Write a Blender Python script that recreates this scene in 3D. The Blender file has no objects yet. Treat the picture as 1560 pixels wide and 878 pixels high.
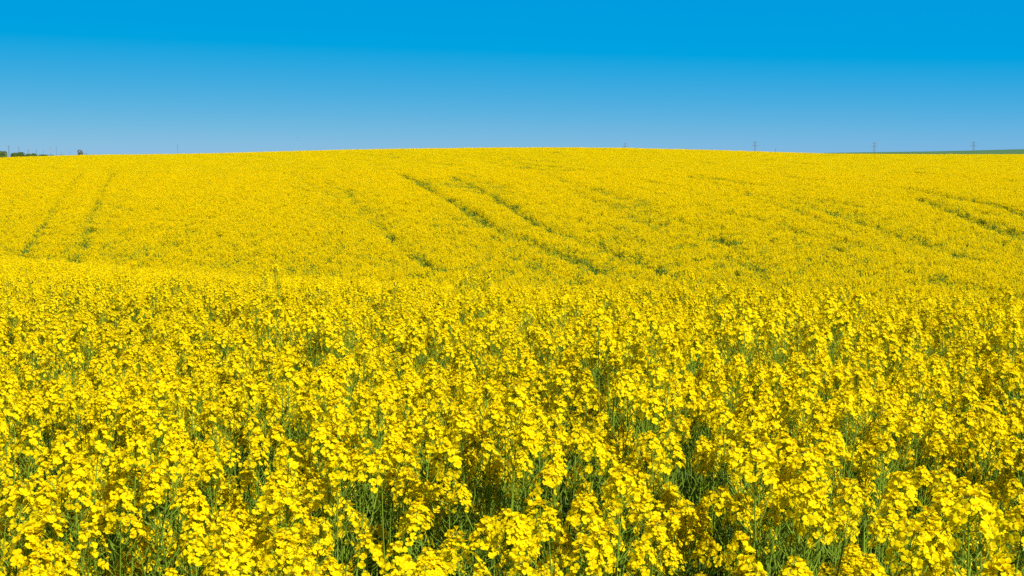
import bpy, math, random
import numpy as np

R = math.radians
rng = np.random.default_rng(11)
random.seed(11)
scene = bpy.context.scene
col = scene.collection

# ------------------------------------------------------------------ camera
F = 2167.0                      # focal length in pixels of the 1560 px wide photograph (50 mm lens)
HORIZON = 245.0                 # row of the eye-level horizon
EYE = 2.0
PITCH = math.atan((439 - HORIZON) / F)
cam_data = bpy.data.cameras.new('camera')
cam_data.lens = 50.0
cam_data.sensor_width = 36.0
cam_data.clip_start = 0.05
cam_data.clip_end = 20000
cam = bpy.data.objects.new('camera', cam_data)
cam.location = (0, 0, EYE)
cam.rotation_euler = (math.pi / 2 - PITCH, 0, 0)
col.objects.link(cam)
scene.camera = cam

# ------------------------------------------------------------------ light
SUN_EL, SUN_DIR = R(44), (0.60, -0.80)           # behind the camera and to its right
SUN_ROT = math.atan2(SUN_DIR[0], SUN_DIR[1])
world = bpy.data.worlds.new('World')
scene.world = world
world.use_nodes = True
wn, wl = world.node_tree.nodes, world.node_tree.links
wn.clear()
tc = wn.new('ShaderNodeTexCoord')
sep = wn.new('ShaderNodeSeparateXYZ')
zm = wn.new('ShaderNodeMath'); zm.operation = 'MULTIPLY_ADD'
zm.inputs[1].default_value = 2.0                   # the deep blue of the upper sky starts low, as through a polarising filter
zm.inputs[2].default_value = 0.0
comb = wn.new('ShaderNodeCombineXYZ')
sky = wn.new('ShaderNodeTexSky')
sky.sky_type = 'NISHITA'
sky.sun_disc = False
sky.sun_elevation = SUN_EL
sky.sun_rotation = SUN_ROT
sky.air_density = 0.6
sky.dust_density = 0.3
sky.ozone_density = 6.0
curve = wn.new('ShaderNodeSeparateColor')
back = wn.new('ShaderNodeCombineColor')
wl.new(tc.outputs['Generated'], sep.inputs[0])
wl.new(sep.outputs['X'], comb.inputs['X'])
wl.new(sep.outputs['Y'], comb.inputs['Y'])
wl.new(sep.outputs['Z'], zm.inputs[0])
wl.new(zm.outputs[0], comb.inputs['Z'])
wl.new(comb.outputs[0], sky.inputs['Vector'])
wl.new(sky.outputs['Color'], curve.inputs[0])
for ch, (mul, add) in {'Red': (0.80, -1.28), 'Green': (0.41, 2.40), 'Blue': (0.0, 7.40)}.items():
    m = wn.new('ShaderNodeMath'); m.operation = 'MULTIPLY_ADD'; m.name = 'grade_' + ch
    m.inputs[1].default_value, m.inputs[2].default_value = mul, add
    mx = wn.new('ShaderNodeMath'); mx.operation = 'MAXIMUM'; mx.inputs[1].default_value = 0.0
    wl.new(curve.outputs[ch], m.inputs[0]); wl.new(m.outputs[0], mx.inputs[0]); wl.new(mx.outputs[0], back.inputs[ch])
bg = wn.new('ShaderNodeBackground')
bg.inputs['Strength'].default_value = 0.0685
out = wn.new('ShaderNodeOutputWorld')
band = wn.new('ShaderNodeMapRange'); band.interpolation_type = 'SMOOTHSTEP'      # the saturated band stays low; the dome above is the plain sky
band.inputs['From Min'].default_value, band.inputs['From Max'].default_value = 0.13, 0.42
wl.new(sep.outputs['Z'], band.inputs['Value'])
blend = wn.new('ShaderNodeMix'); blend.data_type = 'RGBA'
wl.new(band.outputs['Result'], blend.inputs['Factor'])
wl.new(back.outputs[0], blend.inputs['A'])
wl.new(sky.outputs['Color'], blend.inputs['B'])
wl.new(blend.outputs['Result'], bg.inputs['Color'])
wl.new(bg.outputs[0], out.inputs['Surface'])

sun_data = bpy.data.lights.new('sun', 'SUN')
sun_data.energy = 4.7
sun_data.angle = R(0.5)
sun_data.color = (1.0, 0.95, 0.87)
sun = bpy.data.objects.new('sun', sun_data)
to_sun = np.array([SUN_DIR[0] * math.cos(SUN_EL), SUN_DIR[1] * math.cos(SUN_EL), math.sin(SUN_EL)])
from mathutils import Vector, Matrix, Euler
sun.rotation_euler = Vector(to_sun).to_track_quat('Z', 'Y').to_euler()
col.objects.link(sun)

scene.view_settings.view_transform = 'Standard'
scene.view_settings.look = 'None'
scene.view_settings.exposure = 0.55
scene.view_settings.gamma = 1.0
scene.render.engine = 'CYCLES'
scene.cycles.max_bounces = 8
scene.cycles.diffuse_bounces = 6
scene.cycles.glossy_bounces = 2
scene.cycles.transmission_bounces = 6
scene.cycles.transparent_max_bounces = 4
scene.cycles.use_denoising = False
scene.cycles.use_adaptive_sampling = False
scene.cycles.pixel_filter_type = 'BLACKMAN_HARRIS'
scene.cycles.filter_width = 1.5

# ------------------------------------------------------------------ helpers: rays, noise
def ray(px, row):
    """(x/y, z/y) of the view ray through a pixel of the 1560 px photograph, z measured from the eye."""
    v = 439 - row
    fwd = F * math.cos(PITCH) + v * math.sin(PITCH)
    up = v * math.cos(PITCH) - F * math.sin(PITCH)
    return (px - 780) / fwd, up / fwd

def hash2(ix, iy, seed):
    n = (ix.astype(np.int64) * 374761393 + iy.astype(np.int64) * 668265263 + seed * 974711) & 0x7fffffff
    n = ((n ^ (n >> 13)) * 1274126177) & 0x7fffffff
    return ((n ^ (n >> 16)) & 0xffff) / 65535.0

def vnoise(x, y, seed=0):
    x, y = np.asarray(x, float), np.asarray(y, float)
    ix, iy = np.floor(x), np.floor(y)
    fx, fy = x - ix, y - iy
    fx, fy = fx * fx * (3 - 2 * fx), fy * fy * (3 - 2 * fy)
    a, b = hash2(ix, iy, seed), hash2(ix + 1, iy, seed)
    c, d = hash2(ix, iy + 1, seed), hash2(ix + 1, iy + 1, seed)
    return (a * (1 - fx) + b * fx) * (1 - fy) + (c * (1 - fx) + d * fx) * fy

def sstep(a, b, x):
    t = np.clip((x - a) / (b - a), 0, 1)
    return t * t * (3 - 2 * t)

# ------------------------------------------------------------------ the lie of the land (canopy surface relative to the eye)
_yk = np.array([0, 20, 40, 50, 60, 75, 95, 130, 180, 260, 330, 420, 600, 1000, 2000, 5000, 9000], float)
_zk = np.array([-5.6, -5.5, -5.2, -4.9, -4.45, -3.63, -2.41, -1.02, 0.17, 1.75, 2.0, 1.6, 0.4, -4, -14, -40, -60], float)
_yy = np.linspace(0, 700, 1401)
_base = np.interp(_yy, _yk, _zk)
_ker = np.exp(-0.5 * (np.arange(-60, 61) / 18.0) ** 2); _ker /= _ker.sum()
_base = np.convolve(np.pad(_base, 60, mode='edge'), _ker, 'valid')
def hill_base(y):
    return np.where(y < 690, np.interp(y, _yy, _base), np.interp(y, _yk, _zk))
def hill_rise(y):
    return sstep(80, 250, y) * (1 - 0.5 * sstep(420, 900, y))
SKY = [(-160, 243.5), (0, 241.2), (14, 240), (60, 238.8), (100, 237.6), (140, 236.6), (230, 235.8), (330, 234.2), (380, 232.6), (460, 230.3),
       (530, 228.6), (640, 226.8), (760, 225.4), (860, 225), (950, 226), (1080, 229), (1180, 232.2), (1270, 234.9), (1400, 235.8), (1560, 235.8), (1720, 236)]
_us, _dz = [], []
_ys = np.linspace(140, 600, 461)
for px, row in SKY:
    u, t = ray(px, row)
    lo, hi = -6.0, 6.0
    for _ in range(40):
        m = (lo + hi) / 2
        if np.max((hill_base(_ys) + m * hill_rise(_ys)) / _ys) > t: hi = m
        else: lo = m
    _us.append(u); _dz.append((lo + hi) / 2)
def near_ab(u):
    k = [-0.36, 0.0, 0.36]
    return np.interp(u, k, [0.038, 0.0285, 0.0195]), np.interp(u, k, [0.00036, 0.00145, 0.00273])
def canopy(x, y):
    x, y = np.asarray(x, float), np.asarray(y, float)
    yc = np.maximum(y, 0.0)
    u = x / np.maximum(y, 3.0)
    a, b = near_ab(u)
    near = -0.70 - a * yc - b * yc * yc
    far = hill_base(yc) + np.interp(u, _us, _dz) * hill_rise(yc)
    near = near - 0.007 * np.maximum(yc - 1.04 * np.sqrt(0.7 / b), 0) ** 2      # the ground drops away past the near crest
    near = np.maximum(near, far - 6)
    return 0.5 * (near + far + np.sqrt((near - far) ** 2 + 0.04))
CROP_H = 1.25
def ground(x, y):
    return canopy(x, y) + EYE - CROP_H
def at(px, row, ymin=50.0, ymax=420.0):
    """Where the view ray through a pixel meets the crop on the far slope."""
    u, t = ray(px, row)
    ys = np.linspace(ymin, ymax, 3000)
    d = canopy(u * ys, ys) - t * ys
    k = np.argmax(d > 0)
    y = ys[k] if d[k] > 0 else ys[np.argmax(d / ys)]
    return u * y, y

# ------------------------------------------------------------------ materials
def new_mat(name):
    m = bpy.data.materials.new(name)
    m.use_nodes = True
    n, l = m.node_tree.nodes, m.node_tree.links
    n.clear()
    o = n.new('ShaderNodeOutputMaterial')
    return m, n, l, o

def leafy(name, dark, light, transl, trans_col, scale=40.0, rough=0.5, spec=0.25, rand=0.35):
    """Thin plant tissue: a diffuse and faintly glossy face that also lets light through."""
    m, n, l, o = new_mat(name)
    geo = n.new('ShaderNodeTexCoord')
    noi = n.new('ShaderNodeTexNoise'); noi.inputs['Scale'].default_value = scale; noi.inputs['Detail'].default_value = 2.0
    l.new(geo.outputs['Object'], noi.inputs['Vector'])
    oi = n.new('ShaderNodeObjectInfo')
    ma = n.new('ShaderNodeMath'); ma.operation = 'MULTIPLY_ADD'
    ma.inputs[1].default_value = rand
    ma2 = n.new('ShaderNodeMath'); ma2.operation = 'MULTIPLY_ADD'; ma2.inputs[1].default_value = 1.6; ma2.inputs[2].default_value = -0.30 - rand / 2
    l.new(noi.outputs['Fac'], ma2.inputs[0])
    l.new(oi.outputs['Random'], ma.inputs[0]); l.new(ma2.outputs[0], ma.inputs[2])
    mix = n.new('ShaderNodeMix'); mix.data_type = 'RGBA'; mix.clamp_factor = True
    mix.inputs['A'].default_value = (*dark, 1); mix.inputs['B'].default_value = (*light, 1)
    l.new(ma.outputs[0], mix.inputs['Factor'])
    p = n.new('ShaderNodeBsdfPrincipled')
    p.inputs['Roughness'].default_value = rough
    p.inputs['Specular IOR Level'].default_value = spec
    l.new(mix.outputs['Result'], p.inputs['Base Color'])
    if transl > 0:
        t = n.new('ShaderNodeBsdfTranslucent'); t.inputs['Color'].default_value = (*trans_col, 1)
        ms = n.new('ShaderNodeMixShader'); ms.inputs[0].default_value = transl
        l.new(p.outputs[0], ms.inputs[1]); l.new(t.outputs[0], ms.inputs[2]); l.new(ms.outputs[0], o.inputs[0])
    else:
        l.new(p.outputs[0], o.inputs[0])
    return m

M_PETAL = leafy('petal', (0.87, 0.665, 0.001), (0.93, 0.77, 0.002), 0.42, (0.97, 0.84, 0.002), 55.0, 0.65, 0.04, 0.30)
M_ANTHER = leafy('anther', (0.62, 0.42, 0.01), (0.70, 0.55, 0.02), 0.0, (0, 0, 0), 200.0)
M_BUD = leafy('bud', (0.30, 0.38, 0.03), (0.50, 0.50, 0.04), 0.15, (0.5, 0.5, 0.03), 300.0)
M_STEM = leafy('green_stem', (0.14, 0.24, 0.016), (0.26, 0.39, 0.032), 0.18, (0.32, 0.45, 0.03), 14.0, 0.6, 0.12)
M_POD = leafy('green_pod', (0.17, 0.28, 0.018), (0.30, 0.43, 0.035), 0.28, (0.36, 0.48, 0.03), 25.0, 0.6, 0.12)
M_LEAF = leafy('blue_green_leaf', (0.055, 0.115, 0.022), (0.12, 0.20, 0.040), 0.28, (0.20, 0.34, 0.03), 22.0, 0.55, 0.15)
M_BARK = leafy('bark', (0.10, 0.08, 0.055), (0.20, 0.16, 0.11), 0.0, (0, 0, 0), 6.0, 0.9, 0.1)
M_HEDGE = leafy('hedge_leaf', (0.075, 0.13, 0.018), (0.16, 0.22, 0.035), 0.25, (0.2, 0.3, 0.03), 1.5, 0.5, 0.2)
M_TWIG = leafy('twig_leaf', (0.14, 0.12, 0.06), (0.24, 0.22, 0.10), 0.2, (0.25, 0.22, 0.08), 1.5, 0.6, 0.1)

def plain(name, c1, c2, scale, rough, metal=0.0, bump=0.0):
    m, n, l, o = new_mat(name)
    geo = n.new('ShaderNodeTexCoord')
    noi = n.new('ShaderNodeTexNoise'); noi.inputs['Scale'].default_value = scale; noi.inputs['Detail'].default_value = 6.0
    l.new(geo.outputs['Object'], noi.inputs['Vector'])
    mix = n.new('ShaderNodeMix'); mix.data_type = 'RGBA'
    mix.inputs['A'].default_value = (*c1, 1); mix.inputs['B'].default_value = (*c2, 1)
    l.new(noi.outputs['Fac'], mix.inputs['Factor'])
    p = n.new('ShaderNodeBsdfPrincipled')
    p.inputs['Roughness'].default_value = rough
    p.inputs['Metallic'].default_value = metal
    l.new(mix.outputs['Result'], p.inputs['Base Color'])
    if bump:
        b = n.new('ShaderNodeBump'); b.inputs['Strength'].default_value = bump
        l.new(noi.outputs['Fac'], b.inputs['Height']); l.new(b.outputs[0], p.inputs['Normal'])
    l.new(p.outputs[0], o.inputs[0])
    return m
M_SOIL = plain('soil_under_crop', (0.05, 0.055, 0.02), (0.09, 0.10, 0.035), 3.0, 0.95, 0, 0.4)
M_WHEAT = plain('young_wheat', (0.045, 0.12, 0.03), (0.075, 0.17, 0.04), 0.02, 0.8)
M_STEEL = plain('galvanised_steel', (0.16, 0.18, 0.20), (0.22, 0.24, 0.26), 0.5, 0.6, 0.2)
M_WOOD = plain('weathered_wood', (0.13, 0.12, 0.11), (0.24, 0.22, 0.20), 2.0, 0.85)
M_PORCELAIN = plain('glazed_insulator', (0.20, 0.17, 0.15), (0.30, 0.26, 0.22), 3.0, 0.3)
M_FEATHER = plain('dark_feathers', (0.03, 0.03, 0.035), (0.06, 0.055, 0.06), 8.0, 0.7)

# ------------------------------------------------------------------ mesh arrays
class Mesh:
    """Collects vertices, quads and triangles with a material slot each, and links them as one object."""
    def __init__(self):
        self.v, self.f, self.m, self.n = [], [], [], 0
    def add(self, v, f, mi=0):
        v = np.asarray(v, float).reshape(-1, 3)
        f = np.asarray(f, int)
        if f.shape[1] == 3: f = np.concatenate([f, -np.ones((len(f), 1), int)], 1)
        self.v.append(v); self.f.append(np.where(f >= 0, f + self.n, -1)); self.m.append(np.full(len(f), mi)); self.n += len(v)
    def extend(self, other, mat=None, off=None, remap=None):
        v, f, mi = other.arrays()
        if mat is not None: v = v @ np.asarray(mat).T
        if off is not None: v = v + np.asarray(off)
        if remap is not None: mi = np.asarray(remap)[mi]
        self.v.append(v); self.f.append(np.where(f >= 0, f + self.n, -1)); self.m.append(mi); self.n += len(v)
    def arrays(self):
        return np.concatenate(self.v), np.concatenate(self.f), np.concatenate(self.m)
    def data(self, name, mats, smooth=False):
        v, f, mi = self.arrays()
        me = bpy.data.meshes.new(name)
        tri = f[:, 3] < 0
        cnt = np.where(tri, 3, 4)
        loops = f.reshape(-1); loops = loops[loops >= 0]
        me.vertices.add(len(v)); me.vertices.foreach_set('co', v.astype(np.float32).ravel())
        me.loops.add(len(loops)); me.loops.foreach_set('vertex_index', loops.astype(np.int32))
        me.polygons.add(len(f))
        me.polygons.foreach_set('loop_start', np.concatenate([[0], np.cumsum(cnt)[:-1]]).astype(np.int32))
        me.polygons.foreach_set('loop_total', cnt.astype(np.int32))
        me.polygons.foreach_set('material_index', mi.astype(np.int32))
        if smooth: me.polygons.foreach_set('use_smooth', np.ones(len(f), bool))
        for m in mats: me.materials.append(m)
        me.update(calc_edges=True); me.validate()
        return me
    def build(self, name, mats, parent=None, smooth=False):
        o = bpy.data.objects.new(name, self.data(name, mats, smooth))
        col.objects.link(o)
        if parent is not None: o.parent = parent
        return o

def tube(ms, pts, radii, sides=5, mi=0, cap=False):
    pts = np.asarray(pts, float); n = len(pts)
    radii = np.broadcast_to(radii, (n,))
    tan = np.gradient(pts, axis=0); tan /= np.linalg.norm(tan, axis=1, keepdims=True) + 1e-12
    ref = np.array([0.31, 0.95, 0.05]) if abs(tan[0, 1]) < 0.9 else np.array([1.0, 0.1, 0])
    s = np.cross(tan, ref); s /= np.linalg.norm(s, axis=1, keepdims=True) + 1e-12
    t = np.cross(tan, s)
    a = np.arange(sides) * 2 * math.pi / sides
    v = pts[:, None] + radii[:, None, None] * (np.cos(a)[None, :, None] * s[:, None] + np.sin(a)[None, :, None] * t[:, None])
    f = []
    for i in range(n - 1):
        for k in range(sides):
            k2 = (k + 1) % sides
            f.append((i * sides + k, i * sides + k2, (i + 1) * sides + k2, (i + 1) * sides + k))
    ms.add(v, f, mi)
    if cap:
        for i in (0, n - 1):
            ring = list(range(i * sides, i * sides + sides))
            vv = v.reshape(-1, 3)[ring]
            ms.add(np.concatenate([vv, [vv.mean(0)]]), [(k, (k + 1) % sides, sides) for k in range(sides)], mi)

def box(ms, c, s, mi=0):
    x, y, z = np.array(s) / 2
    v = np.array([(a * x, b * y, d * z) for a in (-1, 1) for b in (-1, 1) for d in (-1, 1)]) + np.array(c)
    ms.add(v, [(0, 1, 3, 2), (4, 6, 7, 5), (0, 4, 5, 1), (2, 3, 7, 6), (0, 2, 6, 4), (1, 5, 7, 3)], mi)

def basis(d, spin=0.0):
    d = np.asarray(d, float); d = d / np.linalg.norm(d)
    ref = np.array([0, 0, 1.0]) if abs(d[2]) < 0.95 else np.array([1.0, 0, 0])
    x = np.cross(ref, d); x /= np.linalg.norm(x)
    y = np.cross(d, x)
    c, s = math.cos(spin), math.sin(spin)
    return np.stack([c * x + s * y, -s * x + c * y, d], 1)      # columns

# ---- one flower: four petals round a yellow centre
def flower_mesh(open_=1.0):
    ms = Mesh()
    rows = [(0.0008, 0.0007, 0.0), (0.0038, 0.0030, 0.0022), (0.0068, 0.0043, 0.0028), (0.0093, 0.0026, 0.0020)]
    for k in range(4):
        a = k * math.pi / 2 + rng.normal(0, 0.12)
        lift = 0.15 + (1 - open_) * 1.3 + rng.normal(0, 0.14)
        roll = rng.normal(0, 0.25)
        v = []
        for r, w, z in rows:
            rr, zz = r * math.cos(lift) - z * math.sin(lift), r * math.sin(lift) + z * math.cos(lift)
            for s in (-1, 1):
                v.append((rr * math.cos(a) - s * w * math.sin(a), rr * math.sin(a) + s * w * math.cos(a), zz + s * w * roll))
        ms.add(v, [(0, 1, 3, 2), (2, 3, 5, 4), (4, 5, 7, 6)], 0)
    v = [(0.0016 * math.cos(t), 0.0016 * math.sin(t), 0.0) for t in (0, 2.1, 4.2)] + [(0, 0, 0.0055)]
    ms.add(v, [(0, 1, 3), (1, 2, 3), (2, 0, 3)], 1)
    return ms
FLOWERS = [flower_mesh(o) for o in (1, 1, 1, 0.9, 0.8, 0.55)]

def raceme(size=1.0, pods=True):
    """A flowering head on a short axis starting at the origin: cluster of open flowers, tip of buds, bare podded length below."""
    L = rng.uniform(0.042, 0.078) * size               # flowering length
    Lp = rng.uniform(0.09, 0.20) * size if pods else 0.02
    bend = rng.normal(0, 0.10, 2)
    def axis(t):
        return np.array([bend[0] * t * t * 2, bend[1] * t * t * 2, t])
    cl = Mesh()
    n = int(rng.integers(38, 52))
    ang = rng.uniform(0, 6.28)
    for i in range(n):
        f = max((i + rng.uniform(-.3, .3)) / n, 0.0)
        t = Lp + L * (0.05 + 0.85 * max(f, 0))
        ang += 2.39996 + rng.normal(0, 0.2)
        el = R(8 + 62 * f ** 1.3) + rng.normal(0, 0.16)
        pl = (0.031 - 0.019 * f) * size * rng.uniform(0.8, 1.2)
        d = np.array([math.cos(ang) * math.cos(el), math.sin(ang) * math.cos(el), math.sin(el)])
        p0 = axis(t); p1 = p0 + d * pl + np.array([0, 0, 0.004])
        tube(cl, [p0, (p0 + p1) / 2 + np.array([0, 0, -0.002]), p1], 0.0006, 3, 2)
        face = d + np.array([0, 0, 0.35]) + rng.normal(0, 0.22, 3)
        fl = FLOWERS[int(rng.integers(0, 5)) if f < 0.8 else 5]
        sc = rng.uniform(0.76, 1.08) * (1.0 if f < 0.85 else 0.75) * size
        cl.extend(fl, basis(face, rng.uniform(0, 6.28)) * sc, p1)
    tube(cl, [axis(t) for t in np.linspace(Lp, Lp + L, 4)], np.linspace(0.0013, 0.0009, 4), 4, 2)
    bt = Mesh()
    for i in range(13):
        a = i * 2.4; r = 0.0022 * math.sqrt(i)
        c = axis(Lp + L * 0.98) + np.array([r * math.cos(a), r * math.sin(a), 0.008 - 0.0011 * i + rng.normal(0, 0.0006)])
        B = basis(np.array([math.cos(a) * r * 60, math.sin(a) * r * 60, 1.0]))
        s = rng.uniform(0.8, 1.1)
        v = np.array([(0, 0, -.004), (.0017, 0, 0), (0, .0017, 0), (-.0017, 0, 0), (0, -.0017, 0), (0, 0, .0035)]) * s
        bt.add(v @ B.T + c, [(0, 2, 1), (0, 3, 2), (0, 4, 3), (0, 1, 4), (5, 1, 2), (5, 2, 3), (5, 3, 4), (5, 4, 1)], 0)
        tube(bt, [axis(Lp + L * 0.90), c], 0.0005, 3, 0)
    ps = Mesh()
    tube(ps, [axis(t) for t in np.linspace(0, Lp, 5)], np.linspace(0.0019, 0.0013, 5), 5, 0)
    if pods:
        k = int(Lp / 0.0070)
        for i in range(k):
            t = Lp * (0.10 + 0.9 * i / k)
            ang += 2.39996 + rng.normal(0, 0.25)
            el = R(rng.uniform(15, 45))
            d = np.array([math.cos(ang) * math.cos(el), math.sin(ang) * math.cos(el), math.sin(el)])
            p0 = axis(t); p1 = p0 + d * rng.uniform(0.011, 0.018) * size
            ln = rng.uniform(0.014, 0.036) * (1.25 - 0.8 * i / k) * size
            p2 = p1 + (d + np.array([0, 0, 0.5])) * ln * 0.55; p3 = p2 + (d * .6 + np.array([0, 0, 0.8])) * ln * 0.45
            tube(ps, [p0, p1], 0.0006, 3, 0)
            tube(ps, [p1, (p1 + p2) / 2, p2, p3], [0.0008, 0.0013, 0.0012, 0.0004], 4, 0)
    return cl, bt, ps, Lp + L

def leaf_blade(length, width):
    """A lance-shaped leaf growing along +X from the origin, folded along its midrib and arching over."""
    ms = Mesh()
    n = 7
    droop = rng.uniform(0.3, 1.1); wav = rng.uniform(0, 6.28)
    prof = [0.55, 0.80, 1.0, 0.92, 0.72, 0.42, 0.03]
    v, f = [], []
    a = R(rng.uniform(25, 50)); x = z = 0.0
    for i in range(n):
        w = width * prof[i] * (1 + 0.12 * math.sin(wav + i * 2.3))
        fold = 0.28 * w + 0.05 * w * math.sin(i * 1.9 + wav)
        v += [(x, -w, z + fold), (x, 0, z), (x, w, z + fold)]
        x += length / (n - 1) * math.cos(a); z += length / (n - 1) * math.sin(a); a -= droop / (n - 1)
        if i < n - 1:
            k = i * 3
            f += [(k, k + 1, k + 4, k + 3), (k + 1, k + 2, k + 5, k + 4)]
    ms.add(v, f, 0)
    return ms
RACEMES = [raceme(rng.uniform(0.95, 1.2)) for _ in range(14)]
LEAVES = [leaf_blade(rng.uniform(0.07, 0.13), rng.uniform(0.010, 0.018)) for _ in range(5)] + [leaf_blade(rng.uniform(0.16, 0.24), rng.uniform(0.028, 0.042)) for _ in range(4)]

def rapeseed(nbranch, H=CROP_H, spread=1.0):
    """Stem with its side branches, and where every leaf and every flowering head sits: (kind, matrix3, offset)."""
    st = Mesh(); heads, leaves = [], []
    lean = rng.normal(0, 0.05, 2)
    def main(t):
        return np.array([lean[0] * t * t * H, lean[1] * t * t * H + 0.01 * math.sin(t * 6), t * H])
    top = 1.0 - 0.12
    tube(st, [main(t) for t in np.linspace(0, top, 8)], np.linspace(0.0065, 0.0022, 8), 6)
    def put_head(p, d, sc):
        k = int(rng.integers(0, len(RACEMES)))
        heads.append((k, basis(d, rng.uniform(0, 6.28)) * sc, p))
    d_end = main(top) - main(top - 0.05)
    put_head(main(top), d_end, rng.uniform(1.0, 1.2))
    ang = rng.uniform(0, 6.28)
    for b in range(nbranch):
        t0 = 0.42 + 0.40 * (b + rng.uniform(0, .6)) / nbranch
        ang += 2.4 + rng.normal(0, 0.3)
        p0 = main(t0)
        zt = rng.uniform(0.86, 0.98) * H if b % 3 else rng.uniform(0.74, 0.87) * H
        zt = max(zt, p0[2] + 0.08)
        out = np.array([math.cos(ang), math.sin(ang), 0]) * rng.uniform(0.045, 0.125) * spread
        p3 = np.array([p0[0], p0[1], zt]) + out
        p1 = p0 + out * 0.55 + np.array([0, 0, (zt - p0[2]) * 0.25]); p2 = p3 - np.array([0, 0, (zt - p0[2]) * 0.40]) - out * 0.12
        ts = np.linspace(0, 1, 6)[:, None]
        cv = (1 - ts) ** 3 * p0 + 3 * (1 - ts) ** 2 * ts * p1 + 3 * (1 - ts) * ts ** 2 * p2 + ts ** 3 * p3
        tube(st, cv, np.linspace(0.0030, 0.0018, 6), 5)
        put_head(p3, cv[-1] - cv[-2], rng.uniform(0.8, 1.1))
        A = np.array([[math.cos(ang + .3), -math.sin(ang + .3), 0], [math.sin(ang + .3), math.cos(ang + .3), 0], [0, 0, 1.0]])
        leaves.append((int(rng.integers(0, 5)), A, p0))
    for b in range(4):
        t0 = rng.uniform(0.25, 0.66); ang += 2.1
        A = np.array([[math.cos(ang), -math.sin(ang), 0], [math.sin(ang), math.cos(ang), 0], [0, 0, 1.0]])
        leaves.append((int(rng.integers(5, 9)), A, main(t0)))
    return st, heads, leaves
PLANTS = [rapeseed(int(b), CROP_H * h) for b, h in zip((6, 7, 5, 7, 6, 8, 4, 6, 7, 5), (1, 1.03, .97, .95, 1.05, 1.0, 1.06, .93, 1.02, .98))]

# ------------------------------------------------------------------ the shapes that repeat over the far crop
CROP_MATS = [M_PETAL, M_ANTHER, M_STEM, M_BUD, M_POD, M_LEAF]
def whole_plant(p):
    ms = Mesh(); st, heads, leaves = p
    ms.extend(st, remap=[2])
    for k, B, o in heads:
        cl, bt, ps, _ = RACEMES[k]
        ms.extend(cl, B, o, [0, 1, 2]); ms.extend(bt, B, o, [3]); ms.extend(ps, B, o, [4])
    for k, B, o in leaves: ms.extend(LEAVES[k], B, o, [5])
    return ms

def quads(ms, c, nrm, size, mi):
    """Many small creased quads at once (centres c, facing nrm)."""
    n = len(c)
    ref = rng.normal(0, 1, (n, 3))
    x = np.cross(nrm, ref); x /= np.linalg.norm(x, axis=1, keepdims=True) + 1e-9
    y = np.cross(nrm, x); y /= np.linalg.norm(y, axis=1, keepdims=True) + 1e-9
    s = np.asarray(size).reshape(-1, 1)
    nn = nrm / (np.linalg.norm(nrm, axis=1, keepdims=True) + 1e-9)
    v = np.stack([c + x * s + nn * s * .3, c + y * s, c - x * s + nn * s * .3, c - y * s], 1).reshape(-1, 3)
    b = np.arange(n)[:, None] * 4
    ms.add(v, np.concatenate([b + np.array([[0, 1, 3]]), b + np.array([[1, 2, 3]])]), mi)

def patch(radius, density, nfl, fsize, bloom=1.0, leaves=8, hvar=0.07, square=True, pods=4):
    """A round tuft of the crop: stems, flowering heads built of petals, pods and leaves."""
    ms = Mesh()
    npl = int(math.pi * radius ** 2 * density)
    for _ in range(npl):
        r, a = radius * math.sqrt(rng.uniform()), rng.uniform(0, 6.28)
        px, py = r * math.cos(a), r * math.sin(a)
        H = CROP_H * (1 + rng.normal(0, hvar))
        tube(ms, [(px, py, 0), (px + rng.normal(0, .03), py + rng.normal(0, .03), H * 0.5), (px, py, H * 0.9)], [0.006, 0.0045, 0.0025], 3, 2)
        nh = int(rng.integers(4, 7))
        for h in range(nh):
            hz = H * (0.95 if h == 0 else rng.uniform(0.80, 0.94))
            o = rng.normal(0, 0.075, 2) if h else np.zeros(2)
            c = np.array([px + o[0], py + o[1], hz])
            tube(ms, [(px, py, hz - 0.30 * H * rng.uniform(.6, 1)), c - np.array([0, 0, 0.12]), c], [0.003, 0.0025, 0.002], 3, 2)
            if rng.uniform() > bloom: 
                continue
            t = rng.uniform(0, 1, nfl)
            ang = rng.uniform(0, 6.28, nfl)
            rad = (0.036 - 0.02 * t) * rng.uniform(0.5, 1.15, nfl)
            fc = c + np.stack([rad * np.cos(ang), rad * np.sin(ang), -0.03 + 0.085 * t], 1)
            nr = np.stack([np.cos(ang) * (1 - .6 * t), np.sin(ang) * (1 - .6 * t), 0.85 + 0.5 * t], 1) + rng.normal(0, 0.3, (nfl, 3))
            quads(ms, fc, nr, fsize * rng.uniform(0.8, 1.2, nfl), 0)
            quads(ms, c[None] + np.array([[0, 0, 0.065]]), np.array([[0, 0, 1.0]]), [0.008], 3)
            for q in range(pods):
                a2 = rng.uniform(0, 6.28); z0 = -rng.uniform(0.04, 0.16)
                p0 = c + np.array([0, 0, z0]); d = np.array([math.cos(a2), math.sin(a2), 0.8])
                tube(ms, [p0, p0 + d * 0.035], 0.0013, 3, 4)
    nl = leaves * max(1, npl // 6)
    if nl:
        r, a = radius * np.sqrt(rng.uniform(0, 1, nl)), rng.uniform(0, 6.28, nl)
        quads(ms, np.stack([r * np.cos(a), r * np.sin(a), CROP_H * rng.uniform(0.25, 0.72, nl)], 1), rng.normal(0, 1, (nl, 3)) + np.array([0, 0, 1.0]), rng.uniform(0.04, 0.09, nl), 5)
    return ms
SHAPES = [whole_plant(p) for p in PLANTS]                                                   # 0-9   single plants
N_PLANT = len(SHAPES)
MID0 = len(SHAPES); SHAPES += [patch(0.55, 36, 32, 0.0102, hvar=0.045) for _ in range(5)]               # tufts past the near rows
MID_N = 5
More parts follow.
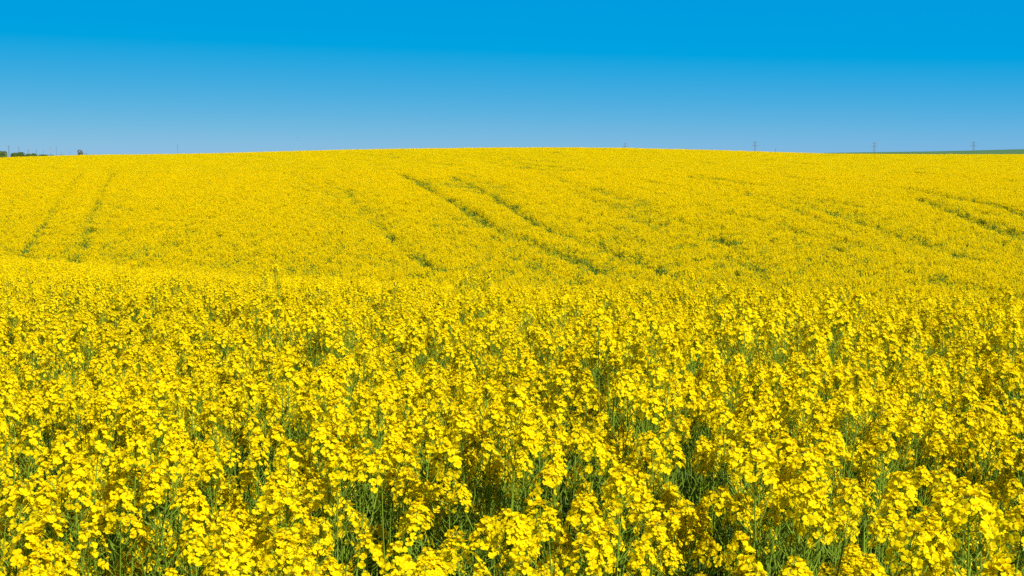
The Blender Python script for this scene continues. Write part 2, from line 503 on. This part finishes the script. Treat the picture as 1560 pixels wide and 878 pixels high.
FAR0 = len(SHAPES); SHAPES += [patch(0.29, 38, 18, 0.0152, pods=0, leaves=1, hvar=0.035) for _ in range(5)]      # tufts on the far slope
FAR_N = 5
LOW0 = len(SHAPES); SHAPES += [patch(0.29, 36, 15, 0.0150, pods=0, leaves=0, hvar=0.06) for _ in range(5)]    # looser stand low on the far slope
GAP0 = len(SHAPES); SHAPES += [patch(0.28, 30, 10, 0.0140, bloom=0.30, pods=2, leaves=6) for _ in range(3)]   # poorly flowering tufts beside the tracks
GAP_N = 3
TOP0 = len(SHAPES); SHAPES += [patch(0.85, 28, 11, 0.0165, pods=0, leaves=2, hvar=0.035) for _ in range(4)]       # larger tufts near the brow
TOP_N = 4

# ------------------------------------------------------------------ ground
def sheet(name, xs_of, ys, zfun, mat):
    v, f = [], []
    nx = 0
    for y in ys:
        xs = xs_of(y); nx = len(xs)
        v.append(np.stack([xs, np.full(nx, y), zfun(xs, np.full(nx, y))], 1))
    ny = len(ys)
    for j in range(ny - 1):
        a = j * nx + np.arange(nx - 1)
        f.append(np.stack([a, a + 1, a + nx + 1, a + nx], 1))
    ms = Mesh(); ms.add(np.concatenate(v), np.concatenate(f))
    o = ms.build(name, [mat], None, True)
    o['kind'] = 'structure'
    return o
ys_ = np.unique(np.concatenate([np.array([-60, -30, -15, -8, -4, -2]), np.arange(0, 60, 1.0), np.arange(60, 300, 3.0), np.arange(300, 700, 10.0), np.geomspace(700, 9000, 40)]))
sheet('field_ground', lambda y: np.linspace(-1, 1, 121) * max(60.0, 0.75 * y + 30), ys_, ground, M_SOIL)

def green_hill_z(x, y):
    u = x / y
    t = np.interp(u, [ray(p, 0)[0] for p in (1180, 1260, 1330, 1420, 1480, 1560, 1700, 2000)],
                  [ray(0, r)[1] for r in (235.0, 233.3, 232.2, 231.0, 229.8, 227.6, 225.5, 224)])
    crest = t * 1000 + EYE
    d = (y - 1000) / 420.0
    return np.where(np.abs(d) < 1, (crest + 30) * np.cos(np.clip(d, -1, 1) * math.pi / 2) ** 1.2 - 30, -30)
sheet('green_hill', lambda y: np.linspace(0.16 * y, 0.75 * y, 60), np.linspace(590, 1410, 42), green_hill_z, M_WHEAT)

# ------------------------------------------------------------------ tracks and thin patches on the far slope
LINES = [  # (pixels down the slope, half width in metres, strength)
    ([(28, 391), (45, 368), (70, 335), (95, 297), (125, 262)], 0.27, 1.0),
    ([(117, 397), (127, 370), (136, 345), (146, 315), (158, 287), (176, 258)], 0.28, 1.0),
    ([(612, 264), (640, 277), (667, 292), (711, 316), (742, 338), (780, 357), (817, 367), (862, 387), (930, 412)], 0.62, 0.95),
    ([(690, 268), (708, 275), (759, 300), (810, 334), (845, 350), (913, 370), (964, 391), (1020, 415)], 0.58, 0.85),
    ([(500, 277), (530, 290), (561, 326), (588, 350), (609, 367), (643, 394), (680, 412)], 0.5, 0.75),
    ([(440, 262), (480, 285), (520, 300), (545, 305)], 0.7, 0.45),
    ([(1380, 284), (1416, 292), (1484, 305), (1525, 312), (1600, 336)], 0.7, 0.95),
    ([(1400, 300), (1423, 309), (1477, 329), (1518, 345), (1600, 371)], 0.75, 1.0),
    ([(1200, 303), (1250, 318), (1313, 336), (1382, 360), (1433, 377), (1490, 392)], 0.6, 0.8),
    ([(1215, 302), (1245, 312), (1290, 322), (1320, 340)], 0.9, 0.5),
    ([(900, 285), (950, 300), (985, 312)], 1.0, 0.65),
    ([(940, 325), (990, 337), (1010, 345)], 1.1, 0.55),
    ([(1085, 356), (1100, 362), (1118, 368)], 0.8, 0.95),
    ([(1190, 348), (1220, 351), (1238, 349)], 0.9, 0.6),
    ([(1050, 268), (1122, 288), (1180, 309), (1240, 330), (1300, 352)], 0.5, 0.55),
    ([(1080, 320), (1177, 335), (1231, 353), (1303, 372)], 0.5, 0.55),
    ([(820, 262), (879, 281), (950, 305), (1020, 330), (1090, 352)], 0.5, 0.55),
    ([(870, 330), (940, 350), (1010, 375), (1080, 398)], 0.5, 0.5),
    ([(640, 330), (700, 352), (760, 382), (820, 408)], 0.45, 0.45),
    ([(528, 231.8), (560, 235), (607, 240.2)], 0.9, 0.7),
    ([(572, 234.6), (600, 237)], 0.8, 0.5),
    ([(724, 231.5), (750, 233.3), (792, 236)], 0.9, 0.6),
    ([(330, 234.8), (352, 236.6), (372, 239.5)], 0.9, 0.55),
    ([(380, 236), (412, 241)], 0.9, 0.45),
    ([(100, 392), (200, 398), (330, 405), (440, 413), (560, 424)], 1.2, 0.22),
    ([(330, 401), (440, 410), (480, 414)], 2.0, 0.45),
]
_segs = []
for pts, w, s in LINES:
    wp = [at(px, r) for px, r in pts]
    for a, b in zip(wp[:-1], wp[1:]): _segs.append((np.array(a), np.array(b), w, s))
def gap(x, y):
    """0 in the full crop, towards 1 along the tracks and thin streaks."""
    g = np.zeros(len(x))
    p = np.stack([x, y], 1)
    for a, b, w, s in _segs:
        ab = b - a
        t = np.clip(((p - a) @ ab) / (ab @ ab), 0, 1)
        d = np.linalg.norm(p - (a + t[:, None] * ab), axis=1)
        g = np.maximum(g, s * (1 - sstep(w * 0.2, w * 1.5, d)))
    brk = vnoise(x * 0.16, y * 0.16, 5) * 0.6 + vnoise(x * 0.5, y * 0.5, 6) * 0.4
    g = g * (0.72 + 0.28 * sstep(0.25, 0.55, brk))
    # thin streaks run with the drilling direction (down the slope to the right)
    ca, sa = math.cos(STREAK), math.sin(STREAK)
    along, across = x * ca + y * sa, -x * sa + y * ca
    st = vnoise(along * 0.035, across * 0.55, 21) * 0.6 + vnoise(along * 0.14, across * 0.9, 22) * 0.4
    foot = (0.12 + 0.5 * vnoise(x * 0.22, y * 0.10, 41)) * (1 - sstep(60, 88, y))
    g = np.maximum(g, 0.62 * foot)
    right = sstep(-0.22, 0.05, x / np.maximum(y, 1))
    g = np.maximum(g, 0.62 * sstep(0.58, 0.80, st) * (0.25 + 0.75 * right))
    return np.where((y > 48) & (y < 420), g, 0)
_a, _b = np.array(at(612, 264)), np.array(at(862, 387))
STREAK = math.atan2(*(_b - _a)[::-1])

# ------------------------------------------------------------------ the crop
def scatter(y0, y1, cell, u=0.40, margin=1.5):
    pts = []
    yy = np.arange(y0, y1, cell)
    for y in yy:
        half = u * max(y, 0) + margin
        n = int(2 * half / cell)
        pts.append(np.stack([np.linspace(-half, half, n) + rng.uniform(-.5, .5, n) * cell * 1.1, y + rng.uniform(-.5, .5, n) * cell * 1.1], 1))
    return np.concatenate(pts)

def lumps(x, y):
    return vnoise(x * 1.1, y * 1.1, 31) * 0.55 + vnoise(x * 3.1, y * 3.1, 32) * 0.45

rows_ = []   # x, y, z, shape index, scale, height scale
# near: single plants
near = scatter(0.35, 17.0, 0.19)
L = lumps(near[:, 0], near[:, 1])
fade = sstep(5.0, 13.0, near[:, 1])
keep = rng.uniform(0, 1, len(near)) < 0.22 + 0.78 * np.maximum(sstep(0.30, 0.55, L), fade)
keep &= rng.uniform(0, 1, len(near)) > sstep(9.0, 17.0, near[:, 1])
near, L, fade = near[keep], L[keep], fade[keep]
nz = ground(near[:, 0], near[:, 1])
nh = 0.97 + (0.27 * L - 0.135 + rng.normal(0, 0.03, len(near))) * (1 - 0.6 * fade)
nidx = rng.integers(0, N_PLANT, len(near))
nrot = rng.uniform(0, 6.28, len(near))
# those that show largest: the nearest whose heads are in the picture
topx, topy, topz = near[:, 0], near[:, 1], nz + CROP_H * nh * 0.98 - EYE
fw = topy * math.cos(PITCH) - topz * math.sin(PITCH); up = topz * math.cos(PITCH) + topy * math.sin(PITCH)
pxs, rws = 780 + F * topx / np.maximum(fw, .01), 439 - F * up / np.maximum(fw, .01)
inside = (fw > 0.5) & (pxs > -35) & (pxs < 1595) & (rws < 900)
order = np.where(inside)[0]
order = order[np.argsort(fw[order])]
N_SINGLE = 295
single = order[:N_SINGLE]
rest = np.setdiff1d(np.arange(len(near)), single)
rows_.append(np.stack([near[rest, 0], near[rest, 1], nz[rest], nidx[rest], np.ones(len(rest)), nh[rest], nrot[rest]], 1))

def tufts(y0, y1, cell, base, n, u=0.40, hbase=1.0, hvar=0.025, with_gap=False, gap_shapes=True, margin=1.5):
    p = scatter(y0, y1, cell, u, margin)
    x, y = p[:, 0], p[:, 1]
    Lm = lumps(x * 0.7, y * 0.7)
    h = hbase * (0.92 + 0.12 * Lm + rng.normal(0, hvar, len(x)))
    idx = base + rng.integers(0, n, len(x))
    keep = rng.uniform(0, 1, len(x)) < sstep(9.0, 17.0, y)
    if with_gap:
        g = gap(x, y)
        if base == FAR0:
            low = rng.uniform(0, 1, len(x)) > sstep(62, 128, y - 40 * np.clip(x / y, -.3, .3)) 
            idx = np.where(low, LOW0 + rng.integers(0, 5, len(x)), idx)
        h = h * (1 - 0.18 * g)
        if gap_shapes:
            sw = rng.uniform(0, 1, len(x)) < g * 1.0
            idx = np.where(sw, GAP0 + rng.integers(0, GAP_N, len(x)), idx)
            keep = ~((g > 0.66) & (rng.uniform(0, 1, len(x)) < 0.5))
    z = ground(x, y)
    r = np.stack([x, y, z, idx, rng.uniform(0.92, 1.08, len(x)), h, rng.uniform(0, 6.28, len(x))], 1)
    rows_.append(r[keep])
tufts(9.0, 50.0, 0.70, MID0, MID_N, margin=2.5)
tufts(50.0, 135.0, 0.43, FAR0, FAR_N, margin=3.0, with_gap=True)
tufts(135.0, 345.0, 1.12, TOP0, TOP_N, margin=4.0, with_gap=True)
crop = np.concatenate(rows_)

# one object: instances of its own shapes
pm = bpy.data.meshes.new('rapeseed_crop')
pm.vertices.add(len(crop)); pm.vertices.foreach_set('co', crop[:, :3].astype(np.float32).ravel())
def fattr(name, typ, data, key='value'):
    a = pm.attributes.new(name, typ, 'POINT'); a.data.foreach_set(key, np.ascontiguousarray(data).ravel())
fattr('shape', 'INT', crop[:, 3].astype(np.int32))
fattr('turn', 'FLOAT_VECTOR', np.stack([rng.normal(0, .035, len(crop)), rng.normal(0, .035, len(crop)), crop[:, 6]], 1).astype(np.float32), 'vector')
fattr('size', 'FLOAT_VECTOR', np.stack([crop[:, 4], crop[:, 4], crop[:, 5]], 1).astype(np.float32), 'vector')
crop_ob = bpy.data.objects.new('rapeseed_crop', pm)
col.objects.link(crop_ob)
crop_ob['kind'] = 'stuff'
crop_ob['label'] = 'dense yellow flowering rapeseed crop covering the field behind the front plants and the whole far slope'
crop_ob['category'] = 'rapeseed'
for m in CROP_MATS: pm.materials.append(m)
ng = bpy.data.node_groups.new('crop_growth', 'GeometryNodeTree')
ng.interface.new_socket('Geometry', in_out='INPUT', socket_type='NodeSocketGeometry')
ng.interface.new_socket('Geometry', in_out='OUTPUT', socket_type='NodeSocketGeometry')
gi, go = ng.nodes.new('NodeGroupInput'), ng.nodes.new('NodeGroupOutput')
def named(name, typ):
    nd = ng.nodes.new('GeometryNodeInputNamedAttribute'); nd.data_type = typ; nd.inputs['Name'].default_value = name
    return nd.outputs['Attribute']
a_shape, a_turn, a_size = named('shape', 'INT'), named('turn', 'FLOAT_VECTOR'), named('size', 'FLOAT_VECTOR')
join = ng.nodes.new('GeometryNodeJoinGeometry')
for i, sh in enumerate(SHAPES):
    po = bpy.data.objects.new('crop_shape', sh.data('crop_shape', CROP_MATS))
    info = ng.nodes.new('GeometryNodeObjectInfo'); info.inputs['Object'].default_value = po
    cmp_ = ng.nodes.new('FunctionNodeCompare'); cmp_.data_type = 'INT'; cmp_.operation = 'EQUAL'
    ints = [s for s in cmp_.inputs if s.type == 'INT']
    ng.links.new(a_shape, ints[0]); ints[1].default_value = i
    iop = ng.nodes.new('GeometryNodeInstanceOnPoints')
    ng.links.new(gi.outputs[0], iop.inputs['Points'])
    ng.links.new(cmp_.outputs[0], iop.inputs['Selection'])
    ng.links.new(info.outputs['Geometry'], iop.inputs['Instance'])
    ng.links.new(a_turn, iop.inputs['Rotation'])
    ng.links.new(a_size, iop.inputs['Scale'])
    ng.links.new(iop.outputs[0], join.inputs[0])
ng.links.new(join.outputs[0], go.inputs[0])
md = crop_ob.modifiers.new('crop_growth', 'NODES'); md.node_group = ng

# ------------------------------------------------------------------ the single plants in front
def tag(o, label, cat, group=None):
    o['label'] = label; o['category'] = cat
    if group: o['group'] = group
HEAD_DATA = [(cl.data('flower_cluster', [M_PETAL, M_ANTHER, M_STEM]), bt.data('bud_tip', [M_BUD]), ps.data('pod_spike', [M_POD])) for cl, bt, ps, _ in RACEMES]
LEAF_DATA = [lf.data('leaf', [M_LEAF], True) for lf in LEAVES]
def child(name, data, parent, B, off):
    o = bpy.data.objects.new(name, data); col.objects.link(o); o.parent = parent
    m = Matrix.Identity(4)
    for i in range(3):
        for j in range(3): m[i][j] = B[i][j]
        m[i][3] = off[i]
    o.matrix_local = m
    return o
I3 = np.eye(3)
def make_plant(p):
    st, heads, leaves = p
    root = bpy.data.objects.new('rapeseed_plant', None); root.empty_display_size = 0.1; col.objects.link(root)
    child('stem', st.data('stem', [M_STEM], True), root, I3, (0, 0, 0))
    for k, B, o in leaves: child('leaf', LEAF_DATA[k], root, B, o)
    for k, B, o in heads:
        c = child('flower_cluster', HEAD_DATA[k][0], root, B, o)
        child('bud_tip', HEAD_DATA[k][1], c, I3, (0, 0, 0))
        child('pod_spike', HEAD_DATA[k][2], c, I3, (0, 0, 0))
    return root
def tree_of(o):
    return [(c, [g for g in c.children]) for c in o.children]
def copy_plant(root, kids):
    r = root.copy(); col.objects.link(r)
    for c, gs in kids:
        cc = c.copy(); col.objects.link(cc); cc.parent = r
        for g in gs:
            gg = g.copy(); col.objects.link(gg); gg.parent = cc
    return r
FRONT = 'rapeseed plants at the front of the field'
protos = [make_plant(p) for p in PLANTS]
bpy.context.view_layer.update()
kids = [tree_of(p) for p in protos]
used = set()
def plant(k, x, y, z, rot, s, hs):
    if k in used: o = copy_plant(protos[k], kids[k])
    else: o = protos[k]; used.add(k)
    o.location = (x, y, z); o.rotation_euler = (rng.normal(0, .035), rng.normal(0, .035), rot); o.scale = (s, s, hs)
    return o
for i in single:
    o = plant(int(nidx[i]), near[i, 0], near[i, 1], nz[i], nrot[i], 1.0, nh[i])
    tag(o, 'yellow flowering rapeseed plant with green stem in the front rows nearest the viewer', 'rapeseed plant', FRONT)
# taller ones that stand out from the rest
TALL = [(1030, 418, 15.0, 1, 'tall rapeseed plant poking above the crop, right of centre at the near crest'),
        (428, 408, 13.0, 6, 'tall rapeseed plant standing alone against the dark foot of the far slope, left of centre'),
        (184, 431, 13.0, 9, 'tall rapeseed plant with dark bare stem rising above the smooth crest at the left'),
        (707, 414, 13.5, 3, 'rapeseed plant reaching highest over the crest in the middle of the field'),
        (730, 417, 12.5, 8, 'tall rapeseed plant just right of the highest one over the middle crest')]
for px, row, y, k, lab in TALL:
    u, t = ray(px, row)
    yc_ = np.linspace(11.0, 17.0, 220)                # stands where a plant a fifth taller than its neighbours just reaches this line of sight
    need = (EYE + t * yc_ - ground(u * yc_, yc_)) / (CROP_H * (1.0, 1.03, .97, .95, 1.05, 1.0, 1.06, .93, 1.02, .98)[k] * 1.08)
    b_ = int(np.argmin(np.abs(need - 1.11)))
    y, hs = float(yc_[b_]), float(min(need[b_], 1.18)); x = u * y; z = float(ground(x, y))
    o = plant(k, x, y, z, rng.uniform(0, 6.28), 1.05, hs)
    o.rotation_euler = (0, 0, o.rotation_euler.z)
    tag(o, lab, 'rapeseed plant', 'rapeseed plants standing above the crop')

# ------------------------------------------------------------------ far things on the skyline
def top_height(px, row, y):
    """World position of the ground there and the height that brings the top to the given row."""
    u, t = ray(px, row)
    x = u * y
    z = float(ground(np.array([x]), np.array([y]))[0])
    return x, z, EYE + t * y - z

def foliage(n, rx, ry, h0, h1, leaf, blobs=7, hollow=0.0):
    ms = Mesh()
    cs = [(rng.uniform(-.6, .6) * rx, rng.uniform(-.6, .6) * ry, rng.uniform(h0 + .25 * (h1 - h0), h1 - .16 * (h1 - h0)), rng.uniform(.35, .6)) for _ in range(blobs)]
    per = n // blobs
    for cx, cy, cz, s in cs:
        d = rng.normal(0, 1, (per, 3)); d /= np.linalg.norm(d, axis=1, keepdims=True)
        r = rng.uniform(0.35, 1.0, (per, 1)) ** 0.5
        c = np.array([cx, cy, cz]) + d * r * np.array([rx * s, ry * s, (h1 - h0) * 0.36])
        c[:, 2] = np.clip(c[:, 2], h0, h1)
        quads(ms, c, d + rng.normal(0, .5, (per, 3)), leaf * rng.uniform(.6, 1.3, per), 0)
    return ms
def bush(name, label, px0, px1, row, y, group, mat=M_HEDGE, nleaf=2000, leaf=0.26, cat='bush', limbs=6):
    px = (px0 + px1) / 2
    x, z, h = top_height(px, row, y)
    w = (px1 - px0) / 2 / F * y * 1.2
    root = bpy.data.objects.new(name, None); col.objects.link(root); root.location = (x, y, z)
    tr = Mesh()
    tube(tr, [(0, 0, -0.2), (0.05, 0, h * .25), (0, 0.05, h * .55)], [0.16, 0.12, 0.06], 7)
    for k in range(limbs):
        a = k * 2.4; e = np.array([math.cos(a) * w * .6, math.sin(a) * w * .6, h * rng.uniform(.6, .9)])
        s = np.array([0.02, 0, h * rng.uniform(.1, .35)])
        tube(tr, [s, (s + e) / 2 + np.array([0, 0, .1 * h]), e], [0.08, 0.05, 0.02], 5)
    tr.build('trunk', [M_BARK], root)
    foliage(nleaf, w, w, h * 0.12, h, leaf).build('crown', [mat], root)
    tag(root, label, cat, group)
    return root
HG = 'bushes of the hedge on the left skyline'
YB = 620.0
bush('hedge_bush', 'largest dark green bush at the very left edge of the skyline', -8, 11.5, 231, YB, HG)
bush('hedge_bush', 'rounded green bush between the first two poles on the left skyline', 14, 34, 232.6, YB + 12, HG)
bush('hedge_bush', 'small green bush tight behind the second pole on the left skyline', 29, 37, 234.6, YB + 25, HG, nleaf=500)
bush('hedge_bush', 'low green bush around the third pole on the left skyline', 38, 50, 235, YB + 30, HG)
bush('hedge_bush', 'low green bush at the fourth pole on the left skyline', 48, 63, 234.4, YB + 45, HG)
bush('hedge_bush', 'long flat bush that thins out in the middle of the left hedge', 60, 76, 236, YB + 60, HG, leaf=0.18)
bush('hedge_bush', 'thin low bush beyond the flat one on the left skyline', 74, 90, 236.2, YB + 70, HG, leaf=0.15)
bush('hedge_bush', 'small dark tuft of hedge where the tall thin mast stands', 90, 99, 236, YB + 80, HG, nleaf=400, leaf=0.15)
bush('hedge_bush', 'last low tuft of hedge just left of the sparse brown tree', 100, 117, 236.6, YB + 85, HG, nleaf=400, leaf=0.12)
bush('sparse_tree', 'sparse grey brown tree alone on the left skyline at the end of the hedge', 116.5, 128.5, 228.6, 500.0, None, M_TWIG, 620, 0.14, 'tree', 14)
bush('skyline_shrub', 'tiny bare shrub just right of the sparse brown tree', 128, 134, 233.6, 500.0, None, M_TWIG, 120, 0.10, 'shrub', 5)

def pole(px, row, y, label, r=0.16):
    x, z, h = top_height(px, row, y)
    root = bpy.data.objects.new('power_pole', None); col.objects.link(root); root.location = (x, y, z); root.rotation_euler = (0, 0, 0.9)
    p = Mesh(); tube(p, [(0, 0, -0.3), (0, 0, h * .5), (0, 0, h)], [r, r * .85, r * .65], 10, 0, True); p.build('post', [M_WOOD], root)
    c = Mesh(); box(c, (0, r * 0.75 + 0.06, h - 0.5), (0.9, 0.10, 0.12)); arm = c.build('crossarm', [M_WOOD], root)
    for s in (-0.38, 0.38, 0.15):
        i = Mesh(); tube(i, [(s, r * .75 + .06, h - 0.44), (s, r * .75 + .06, h - .34), (s, r * .75 + .06, h - .30), (s, r * .75 + .06, h - .20)], [0.03, 0.06, 0.06, 0.03], 8, 0, True)
        i.build('insulator', [M_PORCELAIN], arm)
    tag(root, label, 'pole', 'poles along the left hedge')
pole(13.2, 221.8, YB - 6, 'tallest wooden pole, first from the left edge, rising between two bushes', 0.19)
pole(28.5, 224, YB + 60, 'second wooden pole from the left edge, behind the rounded green bush', 0.17)
pole(43.3, 227.6, YB + 120, 'third wooden pole from the left edge, rising out of the low hedge')
pole(55.5, 228.2, YB + 180, 'fourth wooden pole from the left edge, at the end of the thicker hedge', 0.15)
pole(66.0, 228.6, YB + 260, 'faint thin pole where the left hedge turns low', 0.12)
pole(94.0, 231.0, YB + 380, 'short faint pole above the thin part of the left hedge', 0.12)
pole(106.0, 232.0, YB + 430, 'shortest faint pole just left of the sparse brown tree', 0.12)

def mast(px, row, y, label, stripes):
    x, z, h = top_height(px, row, y)
    root = bpy.data.objects.new('radio_mast', None); col.objects.link(root); root.location = (x, y, z)
    p = Mesh(); n = 9
    for i in range(n):
        a, b = h * i / n, h * (i + 1) / n
        for k in range(3):
            an = k * 2.094
            q = np.array([math.cos(an) * .35, math.sin(an) * .35, 0]); q2 = np.array([math.cos(an + 2.094) * .35, math.sin(an + 2.094) * .35, 0])
            tube(p, [q + (0, 0, a), q + (0, 0, b)], .045, 5, i % 2 if stripes else 0)
            tube(p, [q + (0, 0, a), q2 + (0, 0, b)], .025, 4, i % 2 if stripes else 0)
    p.build('lattice', [M_STEEL, M_MASTRED] if stripes else [M_STEEL, M_STEEL], root)
    t = Mesh(); tube(t, [(0, 0, h), (0, 0, h + 1.5)], .05, 6, 0, True); t.build('antenna', [M_STEEL], root)
    tag(root, label, 'mast')
M_MASTRED = plain('faded_red_paint', (0.45, 0.18, 0.16), (0.55, 0.25, 0.22), 1.0, 0.6)
mast(76.8, 224.6, 1500.0, 'faint thin mast with reddish bands over the left hedge', True)
mast(85.8, 223.6, 1400.0, 'tall faint grey mast over the thin part of the left hedge', False)

def pylon(px, row, y, label, H, scale=1.0, arms=((0.97, 4.6), (0.74, 6.4)), group='pylons along the skyline', wide=0.9):
    """Lattice pylon: four tapering legs, bracing, two crossarms with hanging insulators. Its top comes to the given row."""
    u, t = ray(px, row)
    x, ztop = u * y, EYE + t * y
    z = ztop - H
    root = bpy.data.objects.new('pylon', None); col.objects.link(root); root.location = (x, y, z); root.rotation_euler = (0, 0, rng.normal(0, .12))
    b0, b1 = 2.2 * scale, 0.5 * scale
    lat = Mesh(); n = 8
    def corner(k, f):
        w = b0 + (b1 - b0) * f ** 0.8
        return np.array([(w, w), (-w, w), (-w, -w), (w, -w)][k % 4] + (f * H,)) if False else np.array([*(np.array([(1, 1), (-1, 1), (-1, -1), (1, -1)][k % 4]) * w), f * H])
    for k in range(4):
        tube(lat, [corner(k, f) for f in np.linspace(0, 1, n + 1)], .10 * wide, 4)
        for i in range(n):
            a, b = i / n, (i + 1) / n
            tube(lat, [corner(k, a), corner(k + 1, b)], .05 * wide, 4)
            tube(lat, [corner(k + 1, a), corner(k, b)], .05 * wide, 4)
            tube(lat, [corner(k, b), corner(k + 1, b)], .05 * wide, 4)
    lat.build('lattice_tower', [M_STEEL], root)
    for f, half in arms:
        half *= scale
        am = Mesh(); zz = f * H
        for s in (-1, 1):
            for yy in (-.5, .5):
                tube(am, [(0, yy * scale, zz), (s * half, 0, zz)], .20 * wide, 4)
                tube(am, [(0, yy * scale, zz + 1.3 * scale), (s * half, 0, zz)], .15 * wide, 4)
            for q in (.35, .7):
                tube(am, [(s * half * q, .5 * (1 - q) * scale, zz), (s * half * q, -.5 * (1 - q) * scale, zz + 1.3 * (1 - q) * scale)], .09, 4)
        arm = am.build('crossarm', [M_STEEL], root)
        for s in ((-1, -.55, .55, 1) if half > 5 * scale else (-1, 1)):
            i = Mesh(); tube(i, [(s * half, 0, zz), (s * half, 0, zz - 2.0 * scale)], .14, 6, 0, True); i.build('insulator', [M_PORCELAIN], arm)
    tag(root, label, 'pylon', group)
YP = 2600.0
pylon(952.3, 218.6, YP + 500, 'pylon showing only its crossarms above the yellow brow, right of centre', 26)
pylon(1150.5, 216.4, YP, 'clear two-armed pylon left of the small dark post on the right skyline', 26)
pylon(1332.3, 217.6, YP + 100, 'two-armed pylon where the thin green hill begins on the right', 26)
pylon(1483.6, 216.6, YP, 'two-armed pylon above the thick part of the green hill on the right', 26)
pylon(270.3, 220.6, YP + 900, 'very faint slim pylon above the left slope, between brown tree and bird', 26, 0.75, ((0.98, 2.0), (0.78, 2.6), (0.6, 2.6)), wide=0.45)

def post(px, row, y, label, cat, name, w=0.35):
    x, z, h = top_height(px, row, y)
    root = bpy.data.objects.new(name, None); col.objects.link(root); root.location = (x, y, z)
    p = Mesh(); tube(p, [(0, 0, -.3), (0, 0, h * .6), (0, 0, h)], [w * .8, w * .6, w * .3], 8, 0, True); p.build('post', [M_WOOD], root)
    b = Mesh(); box(b, (0.25, 0.05 + w * .6, h * .72), (0.75, 0.35, 1.1)); b.build('transformer_box', [M_STEEL], root)
    tag(root, label, cat)
post(1181.8, 225.8, 800.0, 'small dark post with a box just right of the clear pylon on the right skyline', 'post', 'transformer_post')

def bird(px, row, y, label, span, rot):
    u, t = ray(px, row)
    root = bpy.data.objects.new('bird', None); col.objects.link(root); root.location = (u * y, y, EYE + t * y); root.rotation_euler = (0.1, 0.15, rot)
    s = span
    b = Mesh()
    ts = np.linspace(0, 1, 9)
    tube(b, np.stack([0 * ts, (ts - .5) * s * .55, 0.02 * s * np.sin(ts * 3.14)], 1), s * np.array([.008, .035, .05, .06, .062, .055, .04, .036, .008]), 8, 0, True)
    v = []
    for k, (sx, w, z) in enumerate([(.03, .10, 0), (.20, .12, .07), (.36, .09, .09), (.5, .02, .05)]):
        v.append((sx, w, z))
    for sgn in (-1, 1):
        vv = []
        for sx, w, z in v:
            vv += [(sgn * sx * s, (.05 + w * .5 - sx * .12) * s, z * s + .008 * s), (sgn * sx * s, (.05 - w * .9 - sx * .12) * s, z * s)]
        b.add(vv, [(0, 1, 3, 2), (2, 3, 5, 4), (4, 5, 7, 6)])
    b.add(np.array([(-.03, -.24, .005), (.03, -.24, .005), (.08, -.40, 0), (-.08, -.40, 0)]) * s, [(0, 1, 2, 3)])
    b.build('bird_body', [M_FEATHER], root)
    tag(root, label, 'bird')
bird(453.6, 209.8, 330.0, 'small dark bird flying above the left slope', 0.75, 0.5)
bird(1496.8, 212.8, 480.0, 'tiny bird in the sky right of the last pylon', 0.6, -0.6)
